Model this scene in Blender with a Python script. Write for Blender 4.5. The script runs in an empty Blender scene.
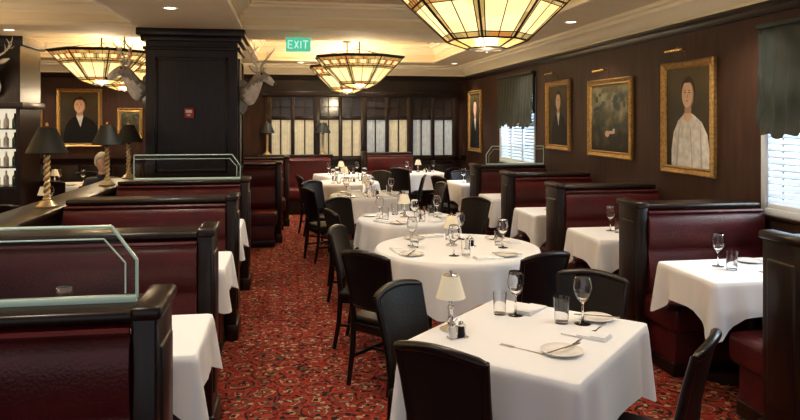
import bpy, bmesh, math, random
from mathutils import Vector, Matrix
random.seed(4)
sc = bpy.context.scene
COL = sc.collection
pi = math.pi

# ------------------------------------------------------------ materials
def new_mat(name):
    m = bpy.data.materials.new(name); m.use_nodes = True
    nt = m.node_tree
    return m, nt, nt.nodes["Principled BSDF"]

def pmat(name, col, rough=0.5, metal=0.0, noise=0.0, nscale=8.0, bump=0.0, bscale=60.0, emis=None, estr=0.0, trans=0.0, coat=0.0, ior=1.45, spec=.5):
    m, nt, b = new_mat(name)
    b.inputs["Base Color"].default_value = (*col, 1)
    b.inputs["Roughness"].default_value = rough
    b.inputs["Metallic"].default_value = metal
    b.inputs["IOR"].default_value = ior
    b.inputs["Specular IOR Level"].default_value = spec
    b.inputs["Transmission Weight"].default_value = trans
    b.inputs["Coat Weight"].default_value = coat
    b.inputs["Coat Roughness"].default_value = 0.15
    if emis:
        b.inputs["Emission Color"].default_value = (*emis, 1)
        b.inputs["Emission Strength"].default_value = estr
    tc = nt.nodes.new("ShaderNodeTexCoord")
    if noise > 0:
        n = nt.nodes.new("ShaderNodeTexNoise"); n.inputs["Scale"].default_value = nscale
        n.inputs["Detail"].default_value = 5
        nt.links.new(tc.outputs["Object"], n.inputs["Vector"])
        r = nt.nodes.new("ShaderNodeValToRGB")
        r.color_ramp.elements[0].position = 0.3; r.color_ramp.elements[1].position = 0.7
        r.color_ramp.elements[0].color = (*[c*(1-noise) for c in col], 1)
        r.color_ramp.elements[1].color = (*[min(1, c*(1+noise)) for c in col], 1)
        nt.links.new(n.outputs["Fac"], r.inputs["Fac"])
        nt.links.new(r.outputs["Color"], b.inputs["Base Color"])
    if bump > 0:
        n2 = nt.nodes.new("ShaderNodeTexNoise"); n2.inputs["Scale"].default_value = bscale
        nt.links.new(tc.outputs["Object"], n2.inputs["Vector"])
        bp = nt.nodes.new("ShaderNodeBump"); bp.inputs["Strength"].default_value = bump
        bp.inputs["Distance"].default_value = 0.01
        nt.links.new(n2.outputs["Fac"], bp.inputs["Height"])
        nt.links.new(bp.outputs["Normal"], b.inputs["Normal"])
    return m

def wood_mat(name, c1, c2, rough=0.3, scale=(14, 14, 1.2), coat=.1, spec=.3):
    m, nt, b = new_mat(name)
    tc = nt.nodes.new("ShaderNodeTexCoord"); mp = nt.nodes.new("ShaderNodeMapping")
    mp.inputs["Scale"].default_value = scale
    n = nt.nodes.new("ShaderNodeTexNoise"); n.inputs["Scale"].default_value = 3; n.inputs["Detail"].default_value = 6
    r = nt.nodes.new("ShaderNodeValToRGB")
    r.color_ramp.elements[0].position = .35; r.color_ramp.elements[1].position = .7
    r.color_ramp.elements[0].color = (*c1, 1); r.color_ramp.elements[1].color = (*c2, 1)
    nt.links.new(tc.outputs["Object"], mp.inputs["Vector"]); nt.links.new(mp.outputs["Vector"], n.inputs["Vector"])
    nt.links.new(n.outputs["Fac"], r.inputs["Fac"]); nt.links.new(r.outputs["Color"], b.inputs["Base Color"])
    b.inputs["Roughness"].default_value = rough
    b.inputs["Specular IOR Level"].default_value = spec
    b.inputs["Coat Weight"].default_value = coat; b.inputs["Coat Roughness"].default_value = 0.22
    return m

M = {}
M['wood'] = wood_mat("dark_mahogany", (.006, .003, .002), (.019, .007, .0045), .34)
M['chairwood'] = wood_mat("ebonised_wood", (.005, .003, .003), (.012, .006, .005), .3)
M['leather'] = pmat("oxblood_leather", (.072, .008, .009), .34, noise=.25, nscale=5, bump=.25, bscale=90, coat=.06, spec=.4)
M['blackleather'] = pmat("black_leather", (.007, .005, .005), .42, bump=.2, bscale=90, spec=.3)
M['cloth'] = pmat("white_linen", (.80, .82, .87), .85, bump=.15, bscale=250)
M['wall'] = wood_mat("brown_wood_panelling", (.028, .0115, .007), (.052, .022, .013), .55, (5, 5, .8), 0, .25)
M['cream'] = pmat("cream_plaster", (.80, .69, .48), .8, noise=.04, nscale=3)
M['creamtrim'] = pmat("cream_trim_paint", (.84, .75, .56), .6)
M['brass'] = pmat("polished_brass", (.75, .48, .18), .22, metal=1)
M['gold'] = pmat("gilt_frame", (.42, .26, .09), .4, metal=.7, noise=.35, nscale=40, bump=.4, bscale=120)
M['steel'] = pmat("silver_plate", (.75, .75, .76), .18, metal=1)
M['glass'] = pmat("clear_glass", (1, 1, 1), .0, trans=1, ior=1.45)
M['porcelain'] = pmat("white_porcelain", (.85, .84, .82), .15, coat=.4)
M['shade'] = pmat("black_lamp_shade", (.012, .014, .014), .6)
M['creamshade'] = pmat("cream_fabric_shade", (.80, .74, .60), .7, emis=(1, .85, .6), estr=.10)
M['red'] = pmat("alarm_red", (.50, .03, .03), .35)
M['white'] = pmat("white_paint", (.8, .8, .8), .5)
M['green'] = pmat("dark_green_silk", (.012, .019, .017), .6, noise=.3, nscale=10)
M['edge'] = pmat("glowing_glass_edge", (.50, .62, .52), .2, emis=(.6, .8, .68), estr=.10)  # faint emission painted in so the glass edges look bright
M['fur'] = pmat("deer_fur", (.42, .37, .31), .9, noise=.4, nscale=14, bump=.6, bscale=80)
M['furw'] = pmat("deer_fur_pale", (.78, .75, .70), .9, noise=.2, nscale=20)
M['nose'] = pmat("dark_nose", (.01, .008, .008), .35)
M['antler'] = pmat("antler_bone", (.72, .66, .56), .6, noise=.25, nscale=30)
M['skin'] = pmat("skin", (.60, .36, .27), .5)
M['hair'] = pmat("grey_blond_hair", (.48, .40, .28), .7, noise=.4, nscale=60)
M['jacket'] = pmat("dark_jacket", (.018, .020, .024), .8)
M['trouser'] = pmat("dark_trousers", (.02, .02, .025), .85)
M['lip'] = pmat("lips", (.40, .14, .12), .5)
M['eye'] = pmat("eyes", (.03, .02, .02), .2)
M['signgreen'] = pmat("exit_sign_green", (.02, .30, .16), .4, emis=(.10, .62, .40), estr=.7)
M['signwhite'] = pmat("exit_sign_letters", (.9, .9, .9), .4, emis=(.6, 1, .85), estr=.7)
M['lightdisc'] = pmat("downlight_lens", (1, .95, .85), .4, emis=(1, .86, .62), estr=6)
M['sky'] = pmat("daylight_sky", (.8, .9, 1), .9, emis=(.68, .84, 1), estr=3.0)
M['slat'] = pmat("white_louver_paint", (.66, .72, .80), .5)
M['glowpane'] = pmat("curtained_pane_glow", (.50, .45, .33), .9, noise=.12, nscale=12, emis=(.95, .83, .56), estr=.20)  # emission in the material stands in for the lit room behind
M['coolpane'] = pmat("curtained_pane_cool_glow", (.40, .43, .43), .9, noise=.15, nscale=12, emis=(.7, .8, .85), estr=.15)  # cooler pane, backlight likewise put in as emission
M['darkpane'] = pmat("dark_glass_pane", (.03, .022, .018), .12, coat=.2)
M['bottle'] = pmat("green_bottle_glass", (.02, .06, .03), .08, coat=.5)
M['cabback'] = pmat("lit_cabinet_back", (.7, .66, .55), .6, emis=(1, .88, .65), estr=.7)
M['twist'] = pmat("pale_brass_twist", (.72, .56, .32), .3, metal=.8)
m, nt, b = new_mat("panel_glass"); M['panel'] = m
tr = nt.nodes.new("ShaderNodeBsdfTransparent"); tr.inputs[0].default_value = (.96, .985, .97, 1)
gl = nt.nodes.new("ShaderNodeBsdfGlossy"); gl.inputs["Roughness"].default_value = .02
mx = nt.nodes.new("ShaderNodeMixShader"); fr = nt.nodes.new("ShaderNodeFresnel"); fr.inputs[0].default_value = 1.2
nt.links.new(fr.outputs[0], mx.inputs[0]); nt.links.new(tr.outputs[0], mx.inputs[1]); nt.links.new(gl.outputs[0], mx.inputs[2])
nt.links.new(mx.outputs[0], nt.nodes["Material Output"].inputs[0])

def ramp(nt, cols, const=False):
    r = nt.nodes.new("ShaderNodeValToRGB"); e = r.color_ramp.elements
    if const: r.color_ramp.interpolation = 'CONSTANT'
    e[0].position = cols[0][0]; e[0].color = (*cols[0][1], 1); e[1].position = cols[1][0]; e[1].color = (*cols[1][1], 1)
    for p, c in cols[2:]:
        q = e.new(p); q.color = (*c, 1)
    return r
def stained(name, cols, scale, strength):
    m, nt, b = new_mat(name)
    tc = nt.nodes.new("ShaderNodeTexCoord")
    v = nt.nodes.new("ShaderNodeTexVoronoi"); v.inputs["Scale"].default_value = scale
    nt.links.new(tc.outputs["Object"], v.inputs["Vector"])
    sep = nt.nodes.new("ShaderNodeSeparateColor"); nt.links.new(v.outputs["Color"], sep.inputs[0])
    r = ramp(nt, [(i/(len(cols)-1), c) for i, c in enumerate(cols)])
    nt.links.new(sep.outputs[0], r.inputs["Fac"])
    nt.links.new(r.outputs["Color"], b.inputs["Base Color"]); nt.links.new(r.outputs["Color"], b.inputs["Emission Color"])
    b.inputs["Emission Strength"].default_value = strength; b.inputs["Roughness"].default_value = .25
    return m
M['sg_cream'] = stained("stained_glass_cream", [(1, .74, .31), (1, .82, .43), (1, .68, .25)], 5, 1.15)
M['sg_amber'] = stained("stained_glass_amber", [(.70, .26, .05), (.50, .28, .08), (.85, .55, .18), (.30, .27, .10)], 9, .65)
M['sg_olive'] = stained("stained_glass_olive", [(.45, .36, .12), (.70, .38, .10), (.9, .62, .25)], 9, .75)
M['lead'] = pmat("lead_came", (.03, .022, .015), .45, metal=.6)

# carpet
m, nt, b = new_mat("red_patterned_carpet"); M['carpet'] = m
N = nt.nodes; Lk = nt.links.new
tc = N.new("ShaderNodeTexCoord")
rot = N.new("ShaderNodeMapping"); rot.inputs["Rotation"].default_value = (0, 0, pi/4); Lk(tc.outputs["Object"], rot.inputs["Vector"])
dist = N.new("ShaderNodeTexNoise"); dist.inputs["Scale"].default_value = 18; Lk(tc.outputs["Object"], dist.inputs["Vector"])
dm = N.new("ShaderNodeMixRGB"); dm.blend_type = 'LINEAR_LIGHT'; dm.inputs[0].default_value = .03
Lk(rot.outputs[0], dm.inputs[1]); Lk(dist.outputs["Color"], dm.inputs[2])
v1 = N.new("ShaderNodeTexVoronoi"); v1.inputs["Scale"].default_value = 4.4; v1.inputs["Randomness"].default_value = 0; Lk(dm.outputs[0], v1.inputs["Vector"])
RED = (.180, .020, .014); DK_ = (.016, .011, .009); CRM = (.33, .22, .13); OL = (.065, .052, .034); BR = (.25, .040, .022)
r1 = ramp(nt, [(0, CRM), (.06, DK_), (.11, BR), (.20, OL), (.24, CRM), (.27, RED), (.38, DK_), (.44, BR), (.52, RED), (.60, CRM), (.64, DK_)], True)
Lk(v1.outputs["Distance"], r1.inputs["Fac"])
v2 = N.new("ShaderNodeTexVoronoi"); v2.inputs["Scale"].default_value = 40; v2.inputs["Randomness"].default_value = .9; Lk(tc.outputs["Object"], v2.inputs["Vector"])
sp = N.new("ShaderNodeSeparateColor"); Lk(v2.outputs["Color"], sp.inputs[0])
r2 = ramp(nt, [(0, RED), (.34, DK_), (.54, BR), (.70, OL), (.80, CRM), (.88, RED)], True)
Lk(sp.outputs[0], r2.inputs["Fac"])
ls = N.new("ShaderNodeMath"); ls.operation = 'LESS_THAN'; ls.inputs[1].default_value = .5; Lk(sp.outputs[1], ls.inputs[0])
mc = N.new("ShaderNodeMixRGB"); Lk(ls.outputs[0], mc.inputs[0]); Lk(r1.outputs[0], mc.inputs[1]); Lk(r2.outputs[0], mc.inputs[2])
Lk(mc.outputs[0], b.inputs["Base Color"]); b.inputs["Roughness"].default_value = .95
b.inputs["Specular IOR Level"].default_value = .1

def canvas_mat(name, sky, mid, dark, scale=3.0):
    m, nt, b = new_mat(name)
    tc = nt.nodes.new("ShaderNodeTexCoord")
    n = nt.nodes.new("ShaderNodeTexNoise"); n.inputs["Scale"].default_value = scale; n.inputs["Detail"].default_value = 8
    nt.links.new(tc.outputs["Object"], n.inputs["Vector"])
    sx = nt.nodes.new("ShaderNodeSeparateXYZ"); nt.links.new(tc.outputs["Object"], sx.inputs[0])
    a = nt.nodes.new("ShaderNodeMath"); a.operation = 'MULTIPLY_ADD'; a.inputs[1].default_value = .7; nt.links.new(sx.outputs["Z"], a.inputs[0]); nt.links.new(n.outputs["Fac"], a.inputs[2])
    r = ramp(nt, [(.3, dark), (.52, mid), (.75, sky)]); nt.links.new(a.outputs[0], r.inputs["Fac"])
    nt.links.new(r.outputs[0], b.inputs["Base Color"]); b.inputs["Roughness"].default_value = .5
    b.inputs["Specular IOR Level"].default_value = .2
    return m
M['landscape'] = canvas_mat("painted_landscape", (.17, .15, .08), (.05, .045, .022), (.012, .010, .006), 6)
M['portraitbg'] = canvas_mat("painted_portrait_ground", (.075, .058, .028), (.045, .035, .02), (.024, .018, .01), 2)
M['pskin'] = pmat("painted_skin", (.68, .47, .34), .5, noise=.10, nscale=20)
M['phair'] = pmat("painted_hair", (.035, .02, .012), .5, spec=.2)
M['pwhite'] = pmat("painted_white_blouse", (.62, .63, .62), .5, noise=.25, nscale=14)
M['pblack'] = pmat("painted_black_coat", (.008, .008, .008), .5, spec=.2)
M['pshade'] = pmat("painted_face_shadow", (.44, .27, .18), .5)
M['pfold'] = pmat("painted_fold_grey", (.36, .37, .36), .5)

# ------------------------------------------------------------ mesh builder
class MB:
    def __init__(s):
        s.v = []; s.f = []; s.m = []; s.mats = []
    def mi(s, mat):
        mm = M[mat]
        if mm not in s.mats: s.mats.append(mm)
        return s.mats.index(mm)
    def raw(s, vs, fs, mat, T=None):
        o = len(s.v); k = s.mi(mat)
        for p in vs:
            p = Vector(p)
            if T is not None: p = T @ p
            s.v.append(p)
        for f in fs:
            s.f.append([o+i for i in f]); s.m.append(k)
    def box(s, x0, x1, y0, y1, z0, z1, mat, bev=0.0, T=None, seg=2):
        bm = bmesh.new(); bmesh.ops.create_cube(bm, size=1)
        for v in bm.verts:
            v.co = Vector(((x0+x1)/2+v.co.x*(x1-x0), (y0+y1)/2+v.co.y*(y1-y0), (z0+z1)/2+v.co.z*(z1-z0)))
        if bev > 0:
            bmesh.ops.bevel(bm, geom=bm.edges[:], offset=bev, segments=seg, profile=.5, affect='EDGES')
        bm.verts.index_update()
        s.raw([v.co.copy() for v in bm.verts], [[v.index for v in f.verts] for f in bm.faces], mat, T)
        bm.free()
    def lathe(s, prof, mat, c=(0, 0, 0), seg=24, T=None, a0=0.0):
        vs = []; fs = []
        n = len(prof)
        for (r, z) in prof:
            for k in range(seg):
                a = a0+2*pi*k/seg
                vs.append((c[0]+max(r, 1e-5)*math.cos(a), c[1]+max(r, 1e-5)*math.sin(a), c[2]+z))
        for i in range(n-1):
            for k in range(seg):
                k2 = (k+1) % seg
                fs.append([i*seg+k, i*seg+k2, (i+1)*seg+k2, (i+1)*seg+k])
        s.raw(vs, fs, mat, T)
    def prism(s, poly, axis, a, b, mat, T=None):
        def mk(p, t):
            return {'x': (t, p[0], p[1]), 'y': (p[0], t, p[1]), 'z': (p[0], p[1], t)}[axis]
        n = len(poly)
        vs = [mk(p, a) for p in poly]+[mk(p, b) for p in poly]
        fs = [list(range(n))[::-1], list(range(n, 2*n))]
        for i in range(n):
            j = (i+1) % n; fs.append([i, j, n+j, n+i])
        s.raw(vs, fs, mat, T)
    def tube(s, pts, rad, mat, seg=8, T=None, cap=True):
        pts = [Vector(p) for p in pts]; n = len(pts)
        if not hasattr(rad, '__len__'): rad = [rad]*n
        vs = []; fs = []; up = None
        for i, p in enumerate(pts):
            d = (pts[min(i+1, n-1)]-pts[max(i-1, 0)]).normalized()
            if up is None:
                up = Vector((0, 0, 1)) if abs(d.z) < .9 else Vector((1, 0, 0))
            x = d.cross(up).normalized(); y = x.cross(d).normalized(); up = y
            for k in range(seg):
                a = 2*pi*k/seg
                vs.append(p+(x*math.cos(a)+y*math.sin(a))*rad[i])
        for i in range(n-1):
            for k in range(seg):
                k2 = (k+1) % seg
                fs.append([i*seg+k, i*seg+k2, (i+1)*seg+k2, (i+1)*seg+k])
        if cap:
            fs.append(list(range(seg))[::-1]); fs.append([(n-1)*seg+k for k in range(seg)])
        s.raw(vs, fs, mat, T)
    def ell(s, c, r, mat, T=None, seg=16, rings=10, fn=None):
        vs = []; fs = []
        for i in range(rings+1):
            t = pi*i/rings
            for k in range(seg):
                a = 2*pi*k/seg
                p = Vector((math.sin(t)*math.cos(a), math.sin(t)*math.sin(a), math.cos(t)))
                q = Vector((p.x*r[0], p.y*r[1], p.z*r[2]))
                if fn: q = fn(q, p)
                vs.append(q+Vector(c))
        for i in range(rings):
            for k in range(seg):
                k2 = (k+1) % seg
                fs.append([i*seg+k, (i+1)*seg+k, (i+1)*seg+k2, i*seg+k2])
        s.raw(vs, fs, mat, T)
    def mesh(s, name, angle=38):
        me = bpy.data.meshes.new(name)
        me.from_pydata([tuple(p) for p in s.v], [], s.f)
        for mm in s.mats: me.materials.append(mm)
        me.polygons.foreach_set("material_index", s.m)
        bm = bmesh.new(); bm.from_mesh(me)
        bmesh.ops.remove_doubles(bm, verts=bm.verts, dist=1e-5)
        bmesh.ops.recalc_face_normals(bm, faces=bm.faces)
        bm.to_mesh(me); bm.free()
        me.shade_smooth()
        me.set_sharp_from_angle(angle=math.radians(angle))
        me.update()
        return me

def place(me, name, loc=(0, 0, 0), rz=0.0, parent=None, scale=1):
    o = bpy.data.objects.new(name, me); COL.objects.link(o)
    o.location = loc; o.rotation_euler = (0, 0, rz)
    o.scale = scale if hasattr(scale, '__len__') else (scale,)*3
    if parent: o.parent = parent
    return o

def skin(verts, edges, radii, sub=2, root=0):
    me = bpy.data.meshes.new("tmp"); me.from_pydata(verts, edges, [])
    ob = bpy.data.objects.new("tmp", me); COL.objects.link(ob)
    md = ob.modifiers.new("s", 'SKIN'); md.use_smooth_shade = True
    if sub:
        ss = ob.modifiers.new("u", 'SUBSURF'); ss.levels = sub; ss.render_levels = sub
    for i, r in enumerate(radii):
        sv = me.skin_vertices[0].data[i]
        sv.radius = (r, r) if not hasattr(r, '__len__') else r
        sv.use_root = (i == root)
    dg = bpy.context.evaluated_depsgraph_get(); dg.update()
    ev = ob.evaluated_get(dg); m2 = bpy.data.meshes.new_from_object(ev)
    vs = [v.co.copy() for v in m2.vertices]; fs = [list(p.vertices) for p in m2.polygons]
    bpy.data.objects.remove(ob); bpy.data.meshes.remove(me); bpy.data.meshes.remove(m2)
    return vs, fs

# ------------------------------------------------------------ room shell
XL, XR, YB, YF, ZC = -6.0, 3.45, -1.6, 13.2, 3.05
def one(name, fn, **k):
    b = MB(); fn(b); return place(b.mesh(name), name, **k)

one("floor", lambda b: b.box(XL-.15, XR+.15, YB, YF+.15, -.1, 0, 'carpet'))
one("ceiling", lambda b: b.box(XL-.15, XR+.15, YB, YF+.15, ZC, ZC+.1, 'cream'))
WINS = [(3.05, 4.52), (9.32, 10.90)]
WZ0, WZ1 = 1.05, 2.28
def wr(b):
    ys = [YB]+[y for w in WINS for y in w]+[YF]
    for i in range(0, len(ys), 2):
        b.box(XR, XR+.15, ys[i], ys[i+1], 0, ZC, 'wall')
    for w in WINS:
        b.box(XR, XR+.15, w[0], w[1], 0, WZ0, 'wall'); b.box(XR, XR+.15, w[0], w[1], WZ1, ZC, 'wall')
one("wall_right", wr)
one("wall_back", lambda b: b.box(XL-.15, XR+.15, YF, YF+.15, 0, ZC, 'wall'))
one("wall_left", lambda b: b.box(XL-.15, XL, YB, YF, 0, ZC, 'wall'))

def beams(b):
    b.box(2.62, XR, YB, 12.2, 2.76, ZC, 'cream')
    b.box(XL, XR, 12.2, YF, 2.76, ZC, 'cream')
one("trim_1", beams)
def beam2(b):
    b.box(-1.66, -.58, YB, 8.05, 2.74, ZC, 'cream')
    b.box(XL, 2.62, 8.05, 9.0, 2.74, ZC, 'cream')
    b.box(-1.66, -.58, 9.0, 12.2, 2.74, ZC, 'cream')
one("trim_2", beam2)
CR = [(0, 0), (.03, 0), (.03, .03), (.05, .04), (.07, .08), (.11, .12), (.15, .13), (.15, .16), (.19, .17), (.19, .20), (0, .20)]
def crown(b, p0, p1, nrm, z, mat='creamtrim', s=1.0, prof=CR):
    p0 = Vector((*p0, 0)); p1 = Vector((*p1, 0)); nrm = Vector((*nrm, 0))
    n = len(prof); vs = []
    for p in (p0, p1):
        for (a, h) in prof: vs.append(p+nrm*a*s+Vector((0, 0, z+h*s)))
    fs = [list(range(n))[::-1], list(range(n, 2*n))]+[[i, (i+1) % n, n+(i+1) % n, n+i] for i in range(n)]
    b.raw(vs, fs, mat)
def crowns(b):
    for (x0, x1, y0, y1) in [(-.58, 2.62, YB, 8.05), (-.58, 2.62, 9.0, 12.2), (XL, -1.66, YB, 8.05), (XL, -1.66, 9.0, 12.2)]:
        z = ZC-.17
        qs = [((x0, y0), (x0, y1), (1, 0)), ((x1, y0), (x1, y1), (-1, 0)), ((x0, y1), (x1, y1), (0, -1)), ((x0, y0), (x1, y0), (0, 1))]
        lip = [(0, 0), (.04, 0), (.04, .03), (.02, .05), (0, .05)]
        for q in qs:
            crown(b, *q, z, s=.85); crown(b, *q, 2.742, prof=lip)
one("trim_3", crowns)
def wallcrown(b):
    crown(b, (XR, YB), (XR, YF), (-1, 0), 2.56)
    crown(b, (XL, YF), (XR, YF), (0, -1), 2.56)
    crown(b, (XL, YB), (XL, YF), (1, 0), 2.56)
one("trim_4", wallcrown)
DK = [(0, 0), (.02, 0), (.035, .03), (.035, .05), (.055, .07), (.055, .09), (0, .09)]
def darkrail(b):
    for a in [((XR, YB), (XR, YF), (-1, 0)), ((XL, YF), (XR, YF), (0, -1)), ((XL, YB), (XL, YF), (1, 0))]:
        crown(b, *a, 2.47, mat='wood', prof=DK)
        if a[0][0] != XR: crown(b, *a, .92, mat='wood', prof=DK)
one("trim_5", darkrail)
one("baseboard_right", lambda b: b.box(XR-.02, XR, YB, YF-.02, 0, .14, 'wood', .004))
one("baseboard_back", lambda b: b.box(XL, XR-.02, YF-.02, YF, 0, .14, 'wood', .004))
one("baseboard_left", lambda b: b.box(XL, XL+.02, YB, YF-.02, 0, .14, 'wood', .004))

for i, (y0, y1) in enumerate(WINS):
    b = MB()
    for (a0, a1, z0, z1) in [(y0-.04, y0+.01, WZ0-.04, WZ1+.04), (y1-.01, y1+.04, WZ0-.04, WZ1+.04), (y0, y1, WZ0-.04, WZ0+.01), (y0, y1, WZ1-.01, WZ1+.04)]:
        b.box(XR-.015, XR+.12, a0, a1, z0, z1, 'slat', .004)
    b.box(XR-.04, XR+.02, y0-.06, y1+.06, WZ0-.07, WZ0-.04, 'wood', .006)
    nm = 3
    for k in range(nm+1):
        yy = y0+(y1-y0)*k/nm
        b.box(XR-.005, XR+.03, yy-.025, yy+.025, WZ0, WZ1, 'slat', .005)
    for zz in (WZ0+.02, (WZ0+WZ1)/2, WZ1-.02):
        b.box(XR-.005, XR+.03, y0, y1, zz-.025, zz+.025, 'slat', .005)
    ns = 24
    for k in range(ns):
        zz = WZ0+.04+(WZ1-WZ0-.08)*k/ns
        b.raw([(XR, y0, zz), (XR, y1, zz), (XR+.04, y1, zz+.028), (XR+.04, y0, zz+.028),
               (XR, y0, zz+.006), (XR, y1, zz+.006), (XR+.04, y1, zz+.034), (XR+.04, y0, zz+.034)],
              [[0, 1, 2, 3], [7, 6, 5, 4], [0, 4, 5, 1], [2, 6, 7, 3]], 'slat')
    b.box(XR+.10, XR+.105, y0, y1, WZ0, WZ1, 'panel')
    place(b.mesh("window"), "window_%d" % (i+1))
    b = MB(); nx, nz = 80, 16; vs = []; fs = []
    ya, yb = y0-.06, y1+.015
    for r in range(nz+1):
        for c in range(nx+1):
            u = c/nx; t = r/nz
            sw = abs(math.sin(u*pi*3))**.7
            bot = 1.65-.07*sw+.015*math.cos(u*2*pi*9)
            z = 2.38+(bot-2.38)*t
            x = XR-.05-.03*t*(.5+sw)-.010*math.sin(u*2*pi*12)*(.3+t)-.010*math.sin(t*16-sw*2.5)*t
            vs.append((x, ya+(yb-ya)*u, z))
    for r in range(nz):
        for c in range(nx):
            a = r*(nx+1)+c; fs.append([a, a+1, a+nx+2, a+nx+1])
    b.raw(vs, fs, 'green'); b.box(XR-.08, XR-.001, ya, yb, 2.36, 2.40, 'green', .01)
    b.box(XR-.05, XR-.017, ya, ya+.02, 1.8, 2.38, 'green'); b.box(XR-.05, XR-.017, yb-.02, yb, 1.8, 2.38, 'green')
    place(b.mesh("valance", 80), "window_valance")
one("exterior_sky", lambda b: b.raw([(5.2, -1, -1), (5.2, 15, -1), (5.2, 15, 5), (5.2, -1, 5)], [[0, 1, 2, 3]], 'sky'))

def part(b):
    x0, x1 = -.40, 3.22; n = 8; w = (x1-x0)/n; y = YF
    b.box(x0-.12, x1+.12, y-.06, y, .14, .93, 'wood')
    b.box(x0-.12, x1+.12, y-.08, y, .90, .98, 'wood', .01)
    b.box(x0-.12, x1+.12, y-.09, y, 2.14, 2.24, 'wood', .01)
    b.box(x0-.12, x1+.12, y-.05, y, 2.24, 2.46, 'wood')
    for k in range(n+1):
        xx = x0+w*k; ww = .06 if k % 2 == 0 else .035
        b.box(xx-ww, xx+ww, y-.08, y, .14, 2.2, 'wood', .006)
    for k in range(n):
        a = x0+w*k; c = a+w; pm = 'coolpane' if k in (6, 7, 4) else 'glowpane'
        b.box(a, c, y-.02, y-.01, .96, 1.72, pm)
        b.box(a, c, y-.02, y-.01, 1.76, 2.16, 'darkpane')
        b.box(a, c, y-.05, y, 1.70, 1.78, 'wood', .004)
        b.box((a+c)/2-.012, (a+c)/2+.012, y-.045, y, .96, 2.16, 'wood')
        b.box(a, c, y-.045, y, 1.94, 1.965, 'wood')
        b.box(a+.08, c-.08, y-.075, y, .26, .82, 'wood', .012)
        for q in range(9):
            xx = a+.05+(w-.1)*q/8
            b.tube([(xx, y-.024, .97), (xx, y-.024, 1.70)], .010, pm, 6)
one("window_3", part)
def wains(b):
    for k in range(10):
        xx = -5.9+.54*k
        b.box(xx, xx+.48, YF-.035, YF, .2, .88, 'wood', .012)
    b.box(-5.95, -.55, YF-.02, YF, .14, .93, 'wood')
one("trim_6", wains)

def pillar(b):
    x0, x1, y0, y1 = -1.62, -.60, 8.12, 9.0
    b.box(x0, x1, y0, y1, 0, 2.74, 'wood')
    b.box(x0-.04, x1+.04, y0-.04, y1+.04, 0, .2, 'wood', .01)
    for (z0, z1, o) in [(2.50, 2.54, .03), (2.60, 2.66, .05), (2.66, 2.74, .09)]:
        b.box(x0-o, x1+o, y0-o, y1+o, z0, z1, 'wood', .01)
    def fr(a0, a1, c0, c1, face):
        t = .035; d = .02
        for (p0, p1, q0, q1) in [(a0, a1, c0, c0+t), (a0, a1, c1-t, c1), (a0, a0+t, c0, c1), (a1-t, a1, c0, c1)]:
            if face == 'f': b.box(p0, p1, y0-d, y0, q0, q1, 'wood', .006)
            if face == 'r': b.box(x1, x1+d, p0, p1, q0, q1, 'wood', .006)
            if face == 'l': b.box(x0-d, x0, p0, p1, q0, q1, 'wood', .006)
    fr(x0+.1, x1-.1, .3, 1.0, 'f'); fr(x0+.1, x1-.1, 1.1, 2.42, 'f')
    fr(y0+.1, y1-.1, 1.1, 2.42, 'r'); fr(y0+.1, y1-.1, 1.1, 2.42, 'l'); fr(y0+.1, y1-.1, .3, 1., 'r')
one("panelled_pillar", pillar)
def alarm(b):
    b.box(-.05, .05, -.04, 0, -.06, .06, 'red', .008); b.box(-.035, .035, -.045, -.03, .0, .035, 'white', .003); b.box(-.02, .02, -.055, -.04, -.035, -.015, 'white', .003)
one("fire_alarm_pull", alarm, loc=(-1.14, 8.12, 1.78))

def ledge(b):
    b.box(-1.92, -1.72, 1.2, 8.05, 0, 1.01, 'wood')
    b.box(-2.0, -1.68, 1.2, 8.07, 1.01, 1.05, 'wood', .012)
    for k in range(8):
        y = 1.35+.83*k
        b.box(-1.945, -1.92, y, y+.68, .18, .9, 'wood', .01); b.box(-1.72, -1.70, y, y+.68, .5, .9, 'wood', .01)
one("room_divider_ledge", ledge)

# ------------------------------------------------------------ booth ridge
def booth_mesh(L, sgn, sides=(1, -1)):
    b = MB(); X = lambda a: a*sgn
    def bx(x0, x1, *r, **k):
        xa, xb = sorted((X(x0), X(x1))); b.box(xa, xb, *r, **k)
    bx(0, L, -.05, .05, 0, 1.06, 'wood')
    bx(-.03, L, -.12, .12, 1.06, 1.10, 'wood', bev=.015)
    bx(-.03, .05, -.145, .145, 0, 1.10, 'wood', bev=.012)
    bx(-.045, .05, -.16, .16, 1.075, 1.12, 'wood', bev=.015)
    bx(-.045, .05, -.16, .16, 0, .12, 'wood', bev=.01)
    bx(-.04, .0, -.10, .10, .22, .98, 'wood', bev=.012)
    for s in sides:
        prof = [(.05, .46), (.14, .46), (.175, .50), (.18, .58), (.158, .70), (.148, .76), (.143, .775), (.148, .79), (.16, .84), (.168, .92), (.162, .99), (.14, 1.035), (.10, 1.055), (.05, 1.058)]
        pts = [(s*y, z) for y, z in prof]
        xa, xb = sorted((X(.05), X(L)))
        b.prism(pts, 'x', xa, xb, 'leather')
        ya, yb = sorted((s*.10, s*.52))
        bx(.02, L, ya, yb, .29, .475, 'leather', bev=.045, seg=4)
        ya, yb = sorted((s*.10, s*.46))
        bx(.06, L, ya, yb, .0, .30, 'leather', bev=.01)
        ya, yb = sorted((s*.10, s*.47))
        bx(.05, L, ya, yb, .0, .09, 'wood', bev=.005)
        for (yy, zz) in [(.515, .45), (.515, .32)]:
            b.tube([(X(.05), s*yy, zz), (X(L-.01), s*yy, zz)], .007, 'leather', 6)
        b.tube([(X(.05), s*.150, 1.045), (X(L-.01), s*.150, 1.045)], .012, 'leather', 6)
    return b.mesh("booth", 50)
bR = booth_mesh(.95, 1); bL = booth_mesh(1.22, -1)
RY = [3.12, 4.63, 6.02, 7.42, 8.80]; LY = [2.37, 3.90, 5.55, 7.12]
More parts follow.
